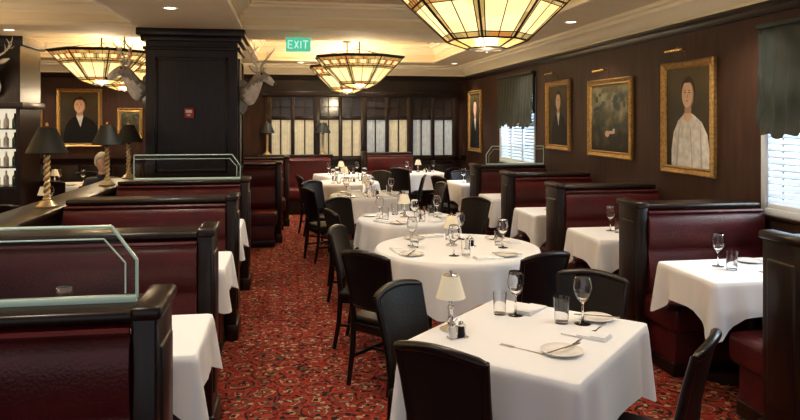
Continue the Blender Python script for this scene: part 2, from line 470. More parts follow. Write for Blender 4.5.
for i, y in enumerate(RY): place(bR, "booth_bench", (2.495 if i == 0 else 2.45 if i == 1 else 2.42, y, 0))
for y in LY: place(bL, "booth_bench", (-.44, y, 0))
b = MB()
b.box(-.55, .75, 12.85, 13.05, 0, 1.0, 'wood'); b.box(-.6, .8, 12.82, 13.07, 1.0, 1.05, 'wood', .01)
b.prism([(12.86, .46), (12.72, .46), (12.70, .6), (12.73, .8), (12.72, .95), (12.78, 1.0), (12.86, 1.0)], 'x', -.55, .75, 'leather')
b.box(-.55, .75, 12.35, 12.8, .28, .47, 'leather', .04); b.box(-.53, .73, 12.4, 12.8, 0, .3, 'wood')
place(b.mesh("banquette", 50), "corner_banquette")
bB = booth_mesh(.75, -1)
place(bB, "booth_bench", (-.05, 11.2, 0)); place(bB, "booth_bench", (-.15, 9.75, 0))
place(booth_mesh(.9, 1), "booth_bench", (1.35, 12.6, 0))

def divider(L, sgn, h=.25):
    b = MB(); X = lambda a: a*sgn
    pts = [(X(.12), .015), (X(.12), h*.55), (X(.20), h), (X(L), h), (X(L), .015)]
    b.prism(pts, 'y', -.006, .006, 'panel')
    path = [(p[0], 0, p[1]) for p in pts]
    for i in range(4):
        b.tube([path[i], path[i+1]], .0055, 'edge', 6)
    q = [(X(.155), -.007, .03), (X(.155), -.007, h*.52), (X(.222), -.007, h-.04), (X(L), -.007, h-.04)]
    for i in range(3): b.tube([q[i], q[i+1]], .0028, 'edge', 5)
    xa, xb = sorted((X(.12), X(L)))
    b.box(xa, xb, -.012, .012, .0, .022, 'edge', .003)
    return b.mesh("divider")
dL = divider(1.15, -1); dR = divider(.92, 1)
for y in (2.37, 7.12): place(dL, "glass_divider", (-.38, y, 1.10))
place(dR, "glass_divider", (2.46, 8.80, 1.10))

# ------------------------------------------------------------ tables
def perim(a, c, round_):
    P = []
    if round_:
        for k in range(144):
            t = 2*pi*k/144; P.append((a*math.cos(t), a*math.sin(t), math.cos(t), math.sin(t), max(0, math.cos(4*t-pi))**1.5, 0))
        return P
    rd = .022
    cs = [(a-rd, c-rd, 0), (-a+rd, c-rd, pi/2), (-a+rd, -c+rd, pi), (a-rd, -c+rd, 3*pi/2)]
    for i in range(4):
        cx, cy, a0 = cs[i]
        for k in range(9):
            t = a0+pi/2*k/8; P.append((cx+rd*math.cos(t), cy+rd*math.sin(t), math.cos(t), math.sin(t)))
        nx_, ny_, _ = cs[(i+1) % 4]; t = a0+pi/2
        x0, y0 = cx+rd*math.cos(t), cy+rd*math.sin(t); x1, y1 = nx_+rd*math.cos(t), ny_+rd*math.sin(t)
        for k in range(1, 30):
            u = k/30; P.append((x0+(x1-x0)*u, y0+(y1-y0)*u, math.cos(t), math.sin(t)))
    out = []
    for (x, y, nx, ny) in P:
        d = math.hypot(abs(abs(x)-a), abs(abs(y)-c))
        out.append((x, y, nx, ny, max(0, 1-max(0, d-.012)/.17), d))
    return out
def cloth(b, a, c, top, drop, extra, folds=0, famp=.015, flare=.05, round_=False, seed=0):
    rnd = random.Random(seed); K = 10; ph = rnd.random()*6; vs = []; fs = []
    P = perim(a, c, round_); NP = len(P); rows = []
    for rr in [.001, .35, .7, .93, .985, 1.0]:
        rows.append([(x*rr, y*rr, top-(0.003 if rr == 1 else 0)) for (x, y, *_) in P])
    for j in range(1, K+1):
        s = j/K; row = []
        for k, (x, y, nx, ny, cor, d) in enumerate(P):
            L = k/NP*2*pi
            if round_:
                w = famp*s*(math.sin(folds*L+ph)+.6*math.sin(round(folds*1.7)*L+ph*2)); off = .008+flare*s*(.5+.9*cor)+w
            else:
                off = .005+.012*s+.036*s*max(0, 1-d/.07)-.018*s*math.exp(-((d-.11)/.04)**2)+.010*s*math.exp(-((d-.20)/.04)**2)+famp*s*math.sin(folds*L*2+ph)
            row.append((x+nx*off, y+ny*off, top-.003-(drop+extra*cor)*s))
        rows.append(row)
    for row in rows: vs += row
    for i in range(len(rows)-1):
        for k in range(NP):
            k2 = (k+1) % NP
            fs.append([i*NP+k, (i+1)*NP+k, (i+1)*NP+k2, i*NP+k2])
    fs.append(list(range(NP)))
    b.raw(vs, fs, 'cloth')

TOP = .762
def table_mesh(a, c, round_=False, drop=.27, extra=.12, seed=1, folds=0, famp=.012):
    b = MB()
    if round_:
        b.lathe([(0, .725), (a-.03, .725), (a-.015, .735), (a-.015, .750), (0, .752)], 'wood', seg=40)
    else:
        b.box(-a+.02, a-.02, -c+.02, c-.02, .725, .752, 'wood', .008)
    b.lathe([(0, .03), (.10, .04), (.06, .09), (.045, .12), (.045, .62), (.07, .68), (.12, .725), (0, .725)], 'wood', seg=16)
    for k in range(4):
        T = Matrix.Rotation(pi/4+k*pi/2, 4, 'Z')
        b.prism([(0, .02), (.34, .0), (.34, .03), (.28, .045), (.05, .09), (0, .09)], 'y', -.03, .03, 'wood', T)
    cloth(b, a, c, TOP, drop, extra, round_=round_, seed=seed, folds=folds, famp=famp)
    return b.mesh("table", 60)

T1 = table_mesh(.45, .39, extra=.09, drop=.26, seed=3, folds=5, famp=.006)
T2 = table_mesh(.60, .60, True, extra=.10, drop=.25, seed=5, folds=14, famp=.017)
T3 = table_mesh(.48, .48, True, extra=.10, drop=.25, seed=7, folds=13, famp=.016)
T4 = table_mesh(.40, .40, extra=.10, seed=9, folds=5, famp=.006)
TB = table_mesh(.48, .31, drop=.20, extra=.13, seed=11, folds=5, famp=.006)
TL = table_mesh(.50, .30, drop=.17, extra=.10, seed=13, folds=5, famp=.006)
R46 = math.radians(46)
def tab(me, x, y, rz=0): return place(me, "dining_table", (x, y, 0), rz)
tab(T1, 1.04, 2.88, R46)
tab(T2, 1.22, 4.92, .4); tab(T3, 1.12, 6.45, .2); tab(T3, .98, 8.55, .1); tab(T3, .85, 10.35, .5)
tab(T4, 2.30, 12.0, .1); tab(T4, 2.82, 10.0, .05); tab(T4, .9, 11.75, .3)
BT = [(2.89, 3.90), (2.86, 5.33), (2.85, 6.72), (2.85, 8.11)]
for x, y in BT: tab(TB, x, y)
BTL = [(-.87, 3.12), (-.91, 4.72), (-.93, 6.34)]
for x, y in BTL: tab(TL, x, y)
LT = [(-2.45, 7.90), (-3.0, 5.6), (-4.4, 7.3), (-3.2, 10.6)]
for x, y in LT: tab(T4, x, y, .05 if x < -2.5 else 0)

# ------------------------------------------------------------ chairs
def chair_mesh():
    b = MB()
    for s in (-1, 1):
        xs = .185*s
        pts = [(.185*s, -.255, 0), (.185*s, -.215, .22), (.185*s, -.20, .45), (.19*s, -.215, .62), (.20*s, -.25, .78), (.215*s, -.285, .92)]
        b.tube(pts, [.017, .021, .023, .021, .019, .016], 'chairwood', 8)
        b.tube([(.195*s, .20, 0), (.195*s, .20, .25), (.195*s, .20, .44)], [.014, .019, .024], 'chairwood', 8)
        b.box(xs-.012, xs+.012, -.2, .2, .37, .43, 'chairwood', .004)
        b.box(xs-.009, xs+.009, -.2, .2, .18, .205, 'chairwood', .004)
    b.box(-.19, .19, .19, .215, .37, .43, 'chairwood', .004)
    b.box(-.19, .19, -.215, -.19, .37, .43, 'chairwood', .004)
    b.box(-.185, .185, -.01, .01, .18, .2, 'chairwood', .003)
    b.box(-.225, .225, -.205, .235, .425, .475, 'blackleather', .022, seg=3)
    nx, nz = 12, 8; vs = []; fs = []
    def P(u, t, d):
        return (u*(.178+.022*t), -.205-.075*t**1.3-.03*(1-u*u)+d, .55+.36*t+.022*math.cos(u*pi/2)*t)
    for d in (-.013, .013):
        for r in range(nz+1):
            for c in range(nx+1):
                vs.append(P(-1+2*c/nx, r/nz, d))
    N1 = (nx+1)*(nz+1)
    for r in range(nz):
        for c in range(nx):
            a = r*(nx+1)+c
            fs.append([a, a+1, a+nx+2, a+nx+1]); fs.append([N1+a+nx+1, N1+a+nx+2, N1+a+1, N1+a])
    for c in range(nx):
        fs.append([c, N1+c, N1+c+1, c+1]); a = nz*(nx+1)+c; fs.append([a, a+1, N1+a+1, N1+a])
    for r in range(nz):
        a = r*(nx+1); fs.append([a, a+nx+1, N1+a+nx+1, N1+a]); a += nx; fs.append([a, N1+a, N1+a+nx+1, a+nx+1])
    b.raw(vs, fs, 'blackleather')
    cr = []
    for k in range(15):
        u = -1+2*k/14
        cr.append((u*.218, -.287-.03*(1-u*u), .915+.030*math.cos(u*pi/2)))
    b.tube(cr, [.014]+[.021]*13+[.014], 'chairwood', 8)
    lr = [(u*.185, -.207-.03*(1-u*u), .55) for u in [-1+k/5 for k in range(11)]]
    b.tube(lr, .014, 'chairwood', 8)
    return b.mesh("chair", 50)
CH = chair_mesh()
def chair(bx, by, tx, ty):
    d = Vector((tx-bx, ty-by)).normalized()
    x, y = bx+d.x*.25, by+d.y*.25
    place(CH, "dining_chair", (x, y, 0), math.atan2(d.y, d.x)-pi/2, scale=(.88, .92, .925))
def tchair(cx, cy, ang, dist):
    chair(cx+dist*math.cos(ang), cy+dist*math.sin(ang), cx, cy)
chair(.545, 2.44, 1.03, 2.95); tchair(1.04, 2.88, R46+pi/2, .69)
tchair(1.04, 2.88, R46-pi/2, .71); tchair(1.04, 2.88, R46, .80)
for c in [(.47, 4.25, 1.20, 4.92), (1.56, 4.04, 1.20, 4.92), (.37, 5.25, 1.20, 4.92), (.38, 6.25, 1.12, 6.45), (.50, 7.15, 1.12, 6.45), (1.92, 6.95, 1.12, 6.45),
          (.22, 8.30, .98, 8.6), (.30, 9.25, .98, 8.6), (1.95, 8.75, .98, 8.6), (.15, 10.2, .85, 10.35), (1.45, 10.9, .85, 10.35),
          (1.85, 11.5, 2.3, 12.0), (2.75, 11.45, 2.3, 12.0), (2.15, 9.75, 2.82, 10.0), (2.75, 10.75, 2.82, 10.0), (1.95, 10.0, 1.2, 10.2),
          (-2.20, 8.88, -2.26, 7.90), (-2.7, 7.1, -2.62, 7.9), (-3.05, 4.8, -3.0, 5.6), (-3.0, 6.4, -3.0, 5.6), (-4.4, 8.05, -4.4, 7.3), (-3.2, 9.85, -3.2, 10.6), (-3.15, 11.4, -3.2, 10.6)]:
    chair(*c)

# ------------------------------------------------------------ tableware
def m_wine():
    b = MB()
    b.lathe([(0, 0), (.036, 0), (.036, .002), (.012, .005), (.005, .012), (.0038, .085), (.008, .094), (.024, .108), (.037, .135), (.040, .160), (.036, .190), (.031, .212), (.0300, .212), (.0345, .190), (.0385, .160), (.0355, .136), (.022, .110), (0, .100)], 'glass', seg=24)
    return b.mesh("wine", 80)
def m_water():
    b = MB()
    b.lathe([(0, 0), (.030, 0), (.031, .004), (.037, .12), (.0355, .12), (.0295, .010), (0, .009)], 'glass', seg=24)
    return b.mesh("water", 60)
def m_plate():
    b = MB()
    b.lathe([(0, .002), (.045, .0), (.05, .004), (.082, .013), (.085, .015), (.082, .017), (.055, .009), (.045, .006), (0, .006)], 'porcelain', seg=40)
    return b.mesh("plate", 60)
def m_lamp():
    b = MB()
    b.lathe([(0, 0), (.045, 0), (.047, .006), (.03, .014), (.012, .024), (.018, .036), (.010, .048), (.008, .085), (.016, .095), (.008, .105), (.006, .15), (0, .152)], 'steel', seg=20)
    b.lathe([(.062, .135), (.060, .139), (.036, .222), (.034, .225), (.032, .222), (.058, .137), (.062, .135)], 'creamshade', seg=28)
    b.lathe([(.0, .222), (.033, .222), (.030, .228), (.006, .232), (.007, .245), (0, .25)], 'steel', seg=16)
    b.tube([(0, 0, .15), (0, 0, .225)], .004, 'steel', 6)
    return b.mesh("lamp", 45)
def m_caddy():
    b = MB()
    b.box(-.045, .045, -.025, .025, 0, .008, 'steel', .002)
    b.tube([(-.04, 0, .005), (-.04, 0, .05), (0, 0, .085), (.04, 0, .05), (.04, 0, .005)], .0025, 'steel', 6)
    for s, mt in ((-1, 'porcelain'), (1, 'blackleather')):
        b.lathe([(0, .008), (.016, .008), (.014, .045), (.010, .052), (0, .053)], mt, (s*.02, 0, 0), 14)
        b.lathe([(.011, .05), (.013, .055), (.010, .068), (0, .070)], 'steel', (s*.02, 0, 0), 14)
    return b.mesh("caddy")
def m_knife():
    b = MB()
    b.prism([(-.10, -.006), (-.005, -.005), (0, -.008), (.09, -.009), (.108, -.002), (.105, .005), (0, .005), (-.10, .006)], 'z', 0, .0025, 'steel')
    return b.mesh("knife")
def m_fork():
    b = MB()
    b.prism([(-.10, -.007), (.02, -.003), (.035, -.011), (.05, -.012), (.05, .012), (.035, .011), (.02, .003), (-.10, .007)], 'z', 0, .0025, 'steel')
    for k in range(4):
        y = -.0105+.007*k
        b.box(.048, .095, y-.0016, y+.0016, 0, .0025, 'steel')
    return b.mesh("fork")
def m_napkin():
    b = MB()
    b.box(-.045, .045, -.10, .10, 0, .008, 'cloth', .003)
    b.box(-.043, .043, -.098, .03, .007, .014, 'cloth', .003)
    b.box(-.041, .041, -.096, -.03, .013, .019, 'cloth', .003)
    return b.mesh("napkin")
W, Wt, PL, LP, CD, KN, FK, NP_ = m_wine(), m_water(), m_plate(), m_lamp(), m_caddy(), m_knife(), m_fork(), m_napkin()
NM = {id(W): "wine_glass", id(Wt): "water_glass", id(PL): "bread_plate", id(LP): "small_table_lamp", id(CD): "salt_and_pepper_caddy", id(KN): "table_knife", id(FK): "dinner_fork", id(NP_): "folded_napkin"}
def put(me, x, y, rz=0, z=TOP, s=1): return place(me, NM[id(me)], (x, y, z), rz, scale=s)
put(LP, .71, 2.98, 0, s=1.08); put(CD, .71, 2.86, .3)
put(W, 1.07, 3.15); put(W, 1.33, 2.97, s=1.05); put(Wt, 1.24, 3.00); put(Wt, 1.00, 3.18, s=.9)
put(PL, 1.08, 2.61); put(PL, 1.42, 3.02, s=.95); put(KN, 1.09, 2.615, .5, z=TOP+.017); put(KN, 1.42, 3.025, -.4, z=TOP+.017)
put(NP_, 1.27, 2.80, .78); put(KN, 1.18, 2.71, R46+pi); put(FK, 1.36, 2.88, R46+pi)
put(FK, .93, 2.68, 2.3); put(NP_, 1.17, 3.22, -.78)
def setround(cx, cy, r, angs, lamp=True, full=True):
    if lamp:
        put(LP, cx-.03, cy+.05); put(CD, cx+.09, cy-.02, .4)
    for a in angs:
        ca, sa = math.cos(a), math.sin(a)
        def P(rad, side): return cx+rad*ca-side*sa, cy+rad*sa+side*ca
        put(W, *P(r*.50, -.15)); put(Wt, *P(r*.52, -.065), s=.95)
        if full:
            put(PL, *P(r*.70, .19)); x, y = P(r*.70, .19); put(KN, x, y, a+1, z=TOP+.017)
            put(NP_, *P(r*.77, 0.035), a)
setround(1.22, 4.92, .60, [.2, pi*.55, pi*1.05, pi*1.55])
setround(1.12, 6.45, .48, [.6, 2.2, 3.8, 5.3])
setround(.98, 8.55, .48, [.3, 1.9, 3.5, 5.1])
setround(.85, 10.35, .48, [.8, 2.6, 4.4], full=False)
setround(2.30, 12.0, .4, [.8, 3.9], full=False); setround(2.82, 10.0, .4, [.8, 3.9], full=False); setround(.9, 11.75, .4, [.8, 3.9], full=False)
for i, (x, y) in enumerate(BT):
    put(W, x-.18, y+.10); put(Wt, x-.16, y-.01); put(PL, x+.12, y-.17); put(PL, x+.10, y+.18)
    put(KN, x+.12, y-.17, .3, z=TOP+.017)
    put(NP_, x+.30, y-.14, .1); put(FK, x-.02, y-.17, pi/2)
for i, (x, y) in enumerate(BTL):
    put(W, x-.1, y+.05); put(Wt, x+.02, y-.02); put(PL, x+.2, y+.14); put(NP_, x+.2, y-.16, .1)
for i, (x, y) in enumerate(LT):
    put(W, x+.2, y+.05); put(W, x-.15, y+.12); put(PL, x+.1, y-.2); put(LP, x-.15, y-.08)

def m_buffet():
    b = MB()
    b.lathe([(0, 0), (.075, 0), (.078, .012), (.06, .022), (.05, .04), (.025, .05), (.03, .062), (.018, .072), (0, .074)], 'twist', seg=24)
    for k in range(2):
        pts = []
        for i in range(61):
            t = i/60; a = t*2*pi*3.5+k*pi
            pts.append((.013*math.cos(a), .013*math.sin(a), .07+.31*t))
        b.tube(pts, .0125, 'twist', 8)
    b.lathe([(0, .375), (.02, .378), (.026, .39), (.012, .40), (.010, .43), (.006, .44), (.006, .60), (.012, .605), (.010, .625), (0, .635)], 'brass', seg=16)
    b.lathe([(.142, .405), (.144, .41), (.060, .595), (.057, .598), (.056, .594), (.139, .407), (.142, .405)], 'shade', seg=36)
    b.lathe([(0, .593), (.058, .593), (.056, .598), (0, .60)], 'shade', seg=24)
    return b.mesh("buffet", 45)
BL = m_buffet()
for (x, y) in [(-1.79, 5.45), (-1.79, 7.15), (-1.77, 7.97)]:
    place(BL, "barley_twist_lamp", (x, y, 1.05))
place(BL, "barley_twist_lamp", (.62, 12.95, 1.05))
place(BL, "barley_twist_lamp", (-.42, 12.95, 1.05))

# ------------------------------------------------------------ chandeliers
def m_chand():
    b = MB(); S = 8; a0 = pi/8
    levels = [(.66, .43), (.64, .41), (.52, .285), (.27, .05), (.13, .0)]
    def pt(r, z, k): a = a0+2*pi*k/S; return Vector((r*math.cos(a), r*math.sin(a), z))
    mts = ['lead', 'sg_amber', 'sg_cream', 'sg_olive']
    for li in range(4):
        (r0, z0), (r1, z1) = levels[li], levels[li+1]; mt = mts[li]
        for k in range(S):
            A, B_, C, D = pt(r0, z0, k), pt(r0, z0, k+1), pt(r1, z1, k+1), pt(r1, z1, k)
            def q(u, t): return (A.lerp(B_, u)).lerp(D.lerp(C, u), t)
            if li == 2:
                us = [0, .10, .90, 1]; ts = [0, .10, .86, 1]
                for i in range(3):
                    for j in range(3):
                        mid = (i == 1 and j == 1)
                        b.raw([q(us[i], ts[j]), q(us[i+1], ts[j]), q(us[i+1], ts[j+1]), q(us[i], ts[j+1])], [[0, 1, 2, 3]], 'sg_cream' if mid else 'sg_olive' if j == 1 else 'sg_amber')
                for u in (.10, .5, .90): b.tube([q(u, 0), q(u, 1)], .004, 'lead', 5)
                for t in (.10, .86): b.tube([q(0, t), q(1, t)], .004, 'lead', 5)
            else:
                b.raw([A, B_, C, D], [[0, 1, 2, 3]], mt)
                if li == 1:
                    for i in range(1, 6): b.tube([q(i/6, 0 if i % 2 else .35), q(i/6, 1)], .004, 'lead', 5)
                    for t in (.35, .75): b.tube([q(0, t), q(1, t)], .004, 'lead', 5)
                    for i in (1, 3, 5):
                        b.raw([q((i-.5)/6, .36)+Vector((0, 0, -.004)), q((i+.5)/6, .36)+Vector((0, 0, -.004)), q((i+.5)/6, .74)+Vector((0, 0, -.004)), q((i-.5)/6, .74)+Vector((0, 0, -.004))], [[0, 1, 2, 3]], 'sg_cream')
    for (r, z) in levels[1:]:
        b.tube([pt(r, z, k) for k in range(S)]+[pt(r, z, 0), pt(r, z, 1)], .008, 'lead', 6)
    for k in range(S):
        b.tube([pt(r, z, k) for r, z in levels], .008, 'lead', 6)
    b.tube([pt(.66, .43, k) for k in range(S)]+[pt(.66, .43, 0), pt(.66, .43, 1)], .013, 'lead', 6)
    b.lathe([(0, -.03), (.012, -.025), (.02, -.012), (.05, -.004), (.13, .0), (.13, .004)], 'lead', seg=16)
    for k in range(4):
        b.tube([pt(.64, .43, 2*k), (0, 0, .56)], .005, 'lead', 5)
    b.tube([(0, 0, 0), (0, 0, .87)], .012, 'lead', 8)
    b.lathe([(0, .84), (.08, .845), (.07, .865), (0, .87)], 'lead', seg=20)
    return b.mesh("chandelier", 20)
CHN = m_chand()
CP = [(1.31, 4.45, 2.18), (.98, 9.75, 2.16), (.95, 11.5, 2.16), (-2.50, 9.70, 2.18), (-2.62, 11.5, 2.18), (-4.6, 6.6, 2.18), (-3.4, 3.2, 2.18)]
def plight(name, loc, e, col=(1, .78, .50), r=.12):
    l = bpy.data.lights.new(name, 'POINT'); l.energy = e; l.color = col; l.shadow_soft_size = r
    o = bpy.data.objects.new(name, l); COL.objects.link(o); o.location = loc; return o
for (x, y, z) in CP:
    place(CHN, "stained_glass_chandelier", (x, y, z))
    plight("chandelier_bulb", (x, y, z+.36), 76, r=.12)
    plight("chandelier_fill", (x, y, z-.12), 20, r=.1)  # added fill light under the bowl to light the tables, no fixture part

def m_down():
    b = MB()
    b.lathe([(.075, 0), (.078, -.006), (.055, -.004), (.05, .0)], 'white', seg=24)
    b.lathe([(0, -.002), (.052, -.002)], 'lightdisc', seg=24)
    return b.mesh("down")
DN = m_down()
DP = [(3.05, 12.5, 2.76), (3.0, 9.6, 2.76), (3.0, 7.0, 2.76), (3.0, 4.6, 2.76), (3.0, 2.2, 2.76), (1.6, 12.7, 2.76), (.2, 12.7, 2.76), (1.2, 6.9, ZC), (1.9, 2.4, ZC), (.2, 3.2, ZC), (.3, 5.6, ZC), (2.0, 10.9, ZC), (.1, 10.9, ZC),
      (-1.1, 6.6, 2.74), (-1.1, 4.4, 2.74), (-1.1, 2.2, 2.74), (-3.0, 12.6, 2.76), (-4.4, 12.6, 2.76), (-3.2, 8.5, 2.74), (-4.0, 5.5, ZC), (-1.1, 11, 2.74)]
for (x, y, z) in DP:
    place(DN, "recessed_downlight", (x, y, z))
    l = bpy.data.lights.new("downlight_spot", 'SPOT'); l.energy = 76; l.color = (1, .88, .72); l.spot_size = math.radians(105); l.spot_blend = .8; l.shadow_soft_size = .06
    o = bpy.data.objects.new("downlight_spot", l); COL.objects.link(o); o.location = (x, y, z-.03)

b = MB()
b.box(-.15, .15, -.02, .02, -.085, .085, 'signgreen', .006)
b.tube([(0, 0, .08), (0, 0, .13)], .012, 'white', 8)
def seg(x0, z0, x1, z1): b.tube([(x0, -.023, z0), (x1, -.023, z1)], .005, 'signwhite', 4)
seg(-.12, -.045, -.12, .045); seg(-.12, .045, -.07, .045); seg(-.12, 0, -.08, 0); seg(-.12, -.045, -.07, -.045)
seg(-.045, -.045, .0, .045); seg(-.045, .045, .0, -.045); seg(.03, -.045, .03, .045); seg(.085, -.045, .085, .045); seg(.055, .045, .115, .045)
place(b.mesh("exit"), "exit_sign", (.10, 8.35, 2.61))

# ------------------------------------------------------------ paintings
def frame(b, w, h, t=.07):
    prof = [(0, 0), (0, .03), (.012, .045), (.03, .035), (.045, .022), (.06, .03), (t, .015), (t, 0)]
    hw, hh = w/2, h/2; rows = []
    for (i, d) in prof:
        rows.append([(-hw+i, -d, -hh+i), (hw-i, -d, -hh+i), (hw-i, -d, hh-i), (-hw+i, -d, hh-i)])
    vs = [p for r in rows for p in r]; fs = []
    for i in range(len(rows)-1):
        for k in range(4):
            k2 = (k+1) % 4; fs.append([i*4+k, i*4+k2, (i+1)*4+k2, (i+1)*4+k])
    b.raw(vs, fs, 'gold')
def disc(b, cx, cz, rx, rz, y, mat, n=32):
    b.raw([(cx+rx*math.cos(2*pi*k/n), y, cz+rz*math.sin(2*pi*k/n)) for k in range(n)], [list(range(n))], mat)
def paint_portrait(w, h, coat='pwhite', hair='phair', zoom=.33):
    b = MB(); frame(b, w, h)
    iw, ih = w/2-.065, h/2-.065
    b.raw([(-iw, -.012, -ih), (iw, -.012, -ih), (iw, -.012, ih), (-iw, -.012, ih)], [[0, 1, 2, 3]], 'portraitbg')
    s = ih/zoom; zf = zoom
    def pl(pts, y, mt): b.raw([(max(-iw, min(iw, x*s)), y, max(-ih, z*s)) for x, z in pts], [list(range(len(pts)))], mt)
    pl([(-.19, -zf), (.24, -zf), (.245, -.22), (.22, -.11), (.16, -.03), (.06, .025), (-.04, .025), (-.11, -.02), (-.165, -.10), (-.19, -.22)], -.014, coat)
    disc(b, .008*s, .175*s, .082*s, .100*s, -.0145, hair)
    pl([(-.036, .0), (.046, .0), (.042, .11), (-.028, .11)], -.015, 'pshade')
    disc(b, .006*s, .152*s, .066*s, .092*s, -.0155, 'pshade')
    disc(b, -.003*s, .155*s, .060*s, .088*s, -.0158, 'pskin')
    pl([(-.062, .205), (-.03, .232), (.04, .232), (.066, .20), (.066, .235), (.0, .272), (-.066, .235)], -.0162, hair)
    for sx in (-.026, .022):
        disc(b, sx*s, .167*s, .009*s, .004*s, -.0165, 'phair', 12); disc(b, sx*s, .181*s, .013*s, .002*s, -.0165, 'phair', 12)
    disc(b, -.002*s, .112*s, .015*s, .004*s, -.0165, 'lip', 12); disc(b, .003*s, .140*s, .006*s, .013*s, -.0164, 'pshade', 12)
    if coat == 'pblack':
        pl([(-.04, .03), (.05, .03), (.015, -.12)], -.0155, 'pwhite')
    else:
        pl([(-.042, .03), (.052, .03), (.03, -.02), (.0, -.03), (-.03, -.02)], -.0152, 'pskin')
        for pts in ([(-.10, -.06), (-.09, -.06), (-.12, -.42), (-.14, -.42)], [(.14, -.07), (.15, -.08), (.17, -.42), (.15, -.42)], [(.03, -.06), (.037, -.06), (.06, -.42), (.05, -.42)]):
            pl(pts, -.0145, 'pfold')
    return b.mesh("portrait")
def paint_land(w, h):
    b = MB(); frame(b, w, h, .07)
    iw, ih = w/2-.065, h/2-.065
    b.raw([(-iw, -.012, -ih), (iw, -.012, -ih), (iw, -.012, ih), (-iw, -.012, ih)], [[0, 1, 2, 3]], 'landscape')
    rn = random.Random(3)
    for i in range(26):
        x = rn.choice([-1, -1, 1])*rn.uniform(.1, .36)*w; z = rn.uniform(-.1, .3)*h
        disc(b, x, z, rn.uniform(.02, .06)*w, rn.uniform(.02, .05)*h, -.0125-.00005*i, 'green', 9)
    disc(b, .03*w, -.18*h, .10*w, .02*h, -.0145, 'pshade', 20); disc(b, .10*w, -.15*h, .025*w, .02*h, -.0147, 'pfold', 14)
    disc(b, -.05*w, -.20*h, .05*w, .04*h, -.0146, 'pshade', 20)
    return b.mesh("landpainting")
def hang(me, nm, y, z): place(me, nm, (XR-.003, y, z), -pi/2)
hang(paint_portrait(.80, 1.0), "portrait_painting", 5.50, 1.72)
hang(paint_land(1.02, .86), "landscape_painting", 6.98, 1.72)
hang(paint_portrait(.78, .90, 'pblack'), "portrait_painting", 8.42, 1.76)
hang(paint_portrait(.85, 1.15, 'pblack'), "portrait_painting", 12.45, 1.68)
place(paint_portrait(.78, 1.06, 'pblack'), "portrait_painting", (-3.78, YF-.003, 1.74))
place(paint_land(.62, .52), "landscape_painting", (-4.72, YF-.003, 1.62))
place(paint_land(.45, .56), "landscape_painting", (-2.9, YF-.003, 1.64))
def m_plight():
    b = MB()
    b.tube([(0, -.01, 0), (0, -.03, .06), (0, -.10, .09), (0, -.14, .07)], .006, 'brass', 6)
    b.tube([(-.14, -.14, .065), (.14, -.14, .065)], .013, 'brass', 10)
    return b.mesh("plight")
PLT = m_plight()
for y, z in [(5.50, 2.24), (6.98, 2.17), (8.42, 2.23)]:
    place(PLT, "picture_light", (XR-.003, y, z), -pi/2)

def m_deer():
    b = MB()
    pl = [(0, -.26), (.09, -.20), (.14, -.05), (.15, .10), (.10, .17), (0, .20), (-.10, .17), (-.15, .10), (-.14, -.05), (-.09, -.20)]
    b.prism(pl, 'y', -.025, 0, 'wood')
    # neck leaves the plaque, then the head turns toward the deer's side
    V = [(0, -.02, -.06), (0, -.12, .0), (0, -.20, .10), (0, -.25, .20), (0, -.31, .25), (0, -.39, .205), (0, -.455, .150), (0, -.49, .125)]
    R = [(.13, .16), (.115, .14), (.085, .10), (.075, .085), (.078, .082), (.055, .058), (.042, .042), (.032, .030)]
    vs, fs = skin(V, [(i, i+1) for i in range(len(V)-1)], R, 2)
    for f in fs:
        c = sum((vs[i] for i in f), Vector())/len(f)
        under = c.z < .10-.55*(c.y+.21) and c.y < -.12 and c.z < .19
        b.raw([vs[i] for i in f], [list(range(len(f)))], 'furw' if (under or c.y < -.42) else 'fur')
    b.ell((0, -.503, .132), (.024, .016, .018), 'nose')
    for s in (-1, 1):
        b.ell((.064*s, -.345, .262), (.013, .015, .013), 'nose')
        T = Matrix.Translation((.07*s, -.275, .285)) @ Matrix.Rotation(s*math.radians(62), 4, 'Y') @ Matrix.Rotation(math.radians(-10), 4, 'X')
        def efn(q, p): return Vector((q.x*(1-.5*max(0, p.z)), q.y, q.z))
        b.ell((0, 0, .075), (.034, .013, .085), 'fur', T, fn=efn)
        b.ell((0, -.008, .075), (.022, .010, .065), 'furw', T, fn=efn)
        main = [(.03*s, -.28, .31), (.07*s, -.27, .38), (.14*s, -.25, .43), (.19*s, -.27, .49), (.20*s, -.33, .55), (.17*s, -.39, .60)]
        b.tube(main, [.017, .015, .013, .011, .009, .004], 'antler', 7)
        for (p, q, r) in [(1, (.04*s, -.36, .45), .009), (2, (.15*s, -.31, .54), .010), (3, (.23*s, -.24, .60), .009), (4, (.24*s, -.36, .64), .007), (3, (.26*s, -.30, .52), .006)]:
            a = Vector(main[p]); q = Vector(q); mdp = (a+q)/2+Vector((.012*s, 0, -.012))
            b.tube([a, mdp, q], [r, r*.8, .002], 'antler', 6)
    return b.mesh("deer", 80)
DEER = m_deer()
place(DEER, "mounted_deer_head", (-.575, 8.36, 2.0), math.radians(60), scale=.92)
place(DEER, "mounted_deer_head", (-1.645, 8.36, 2.05), -math.radians(60), scale=.92)

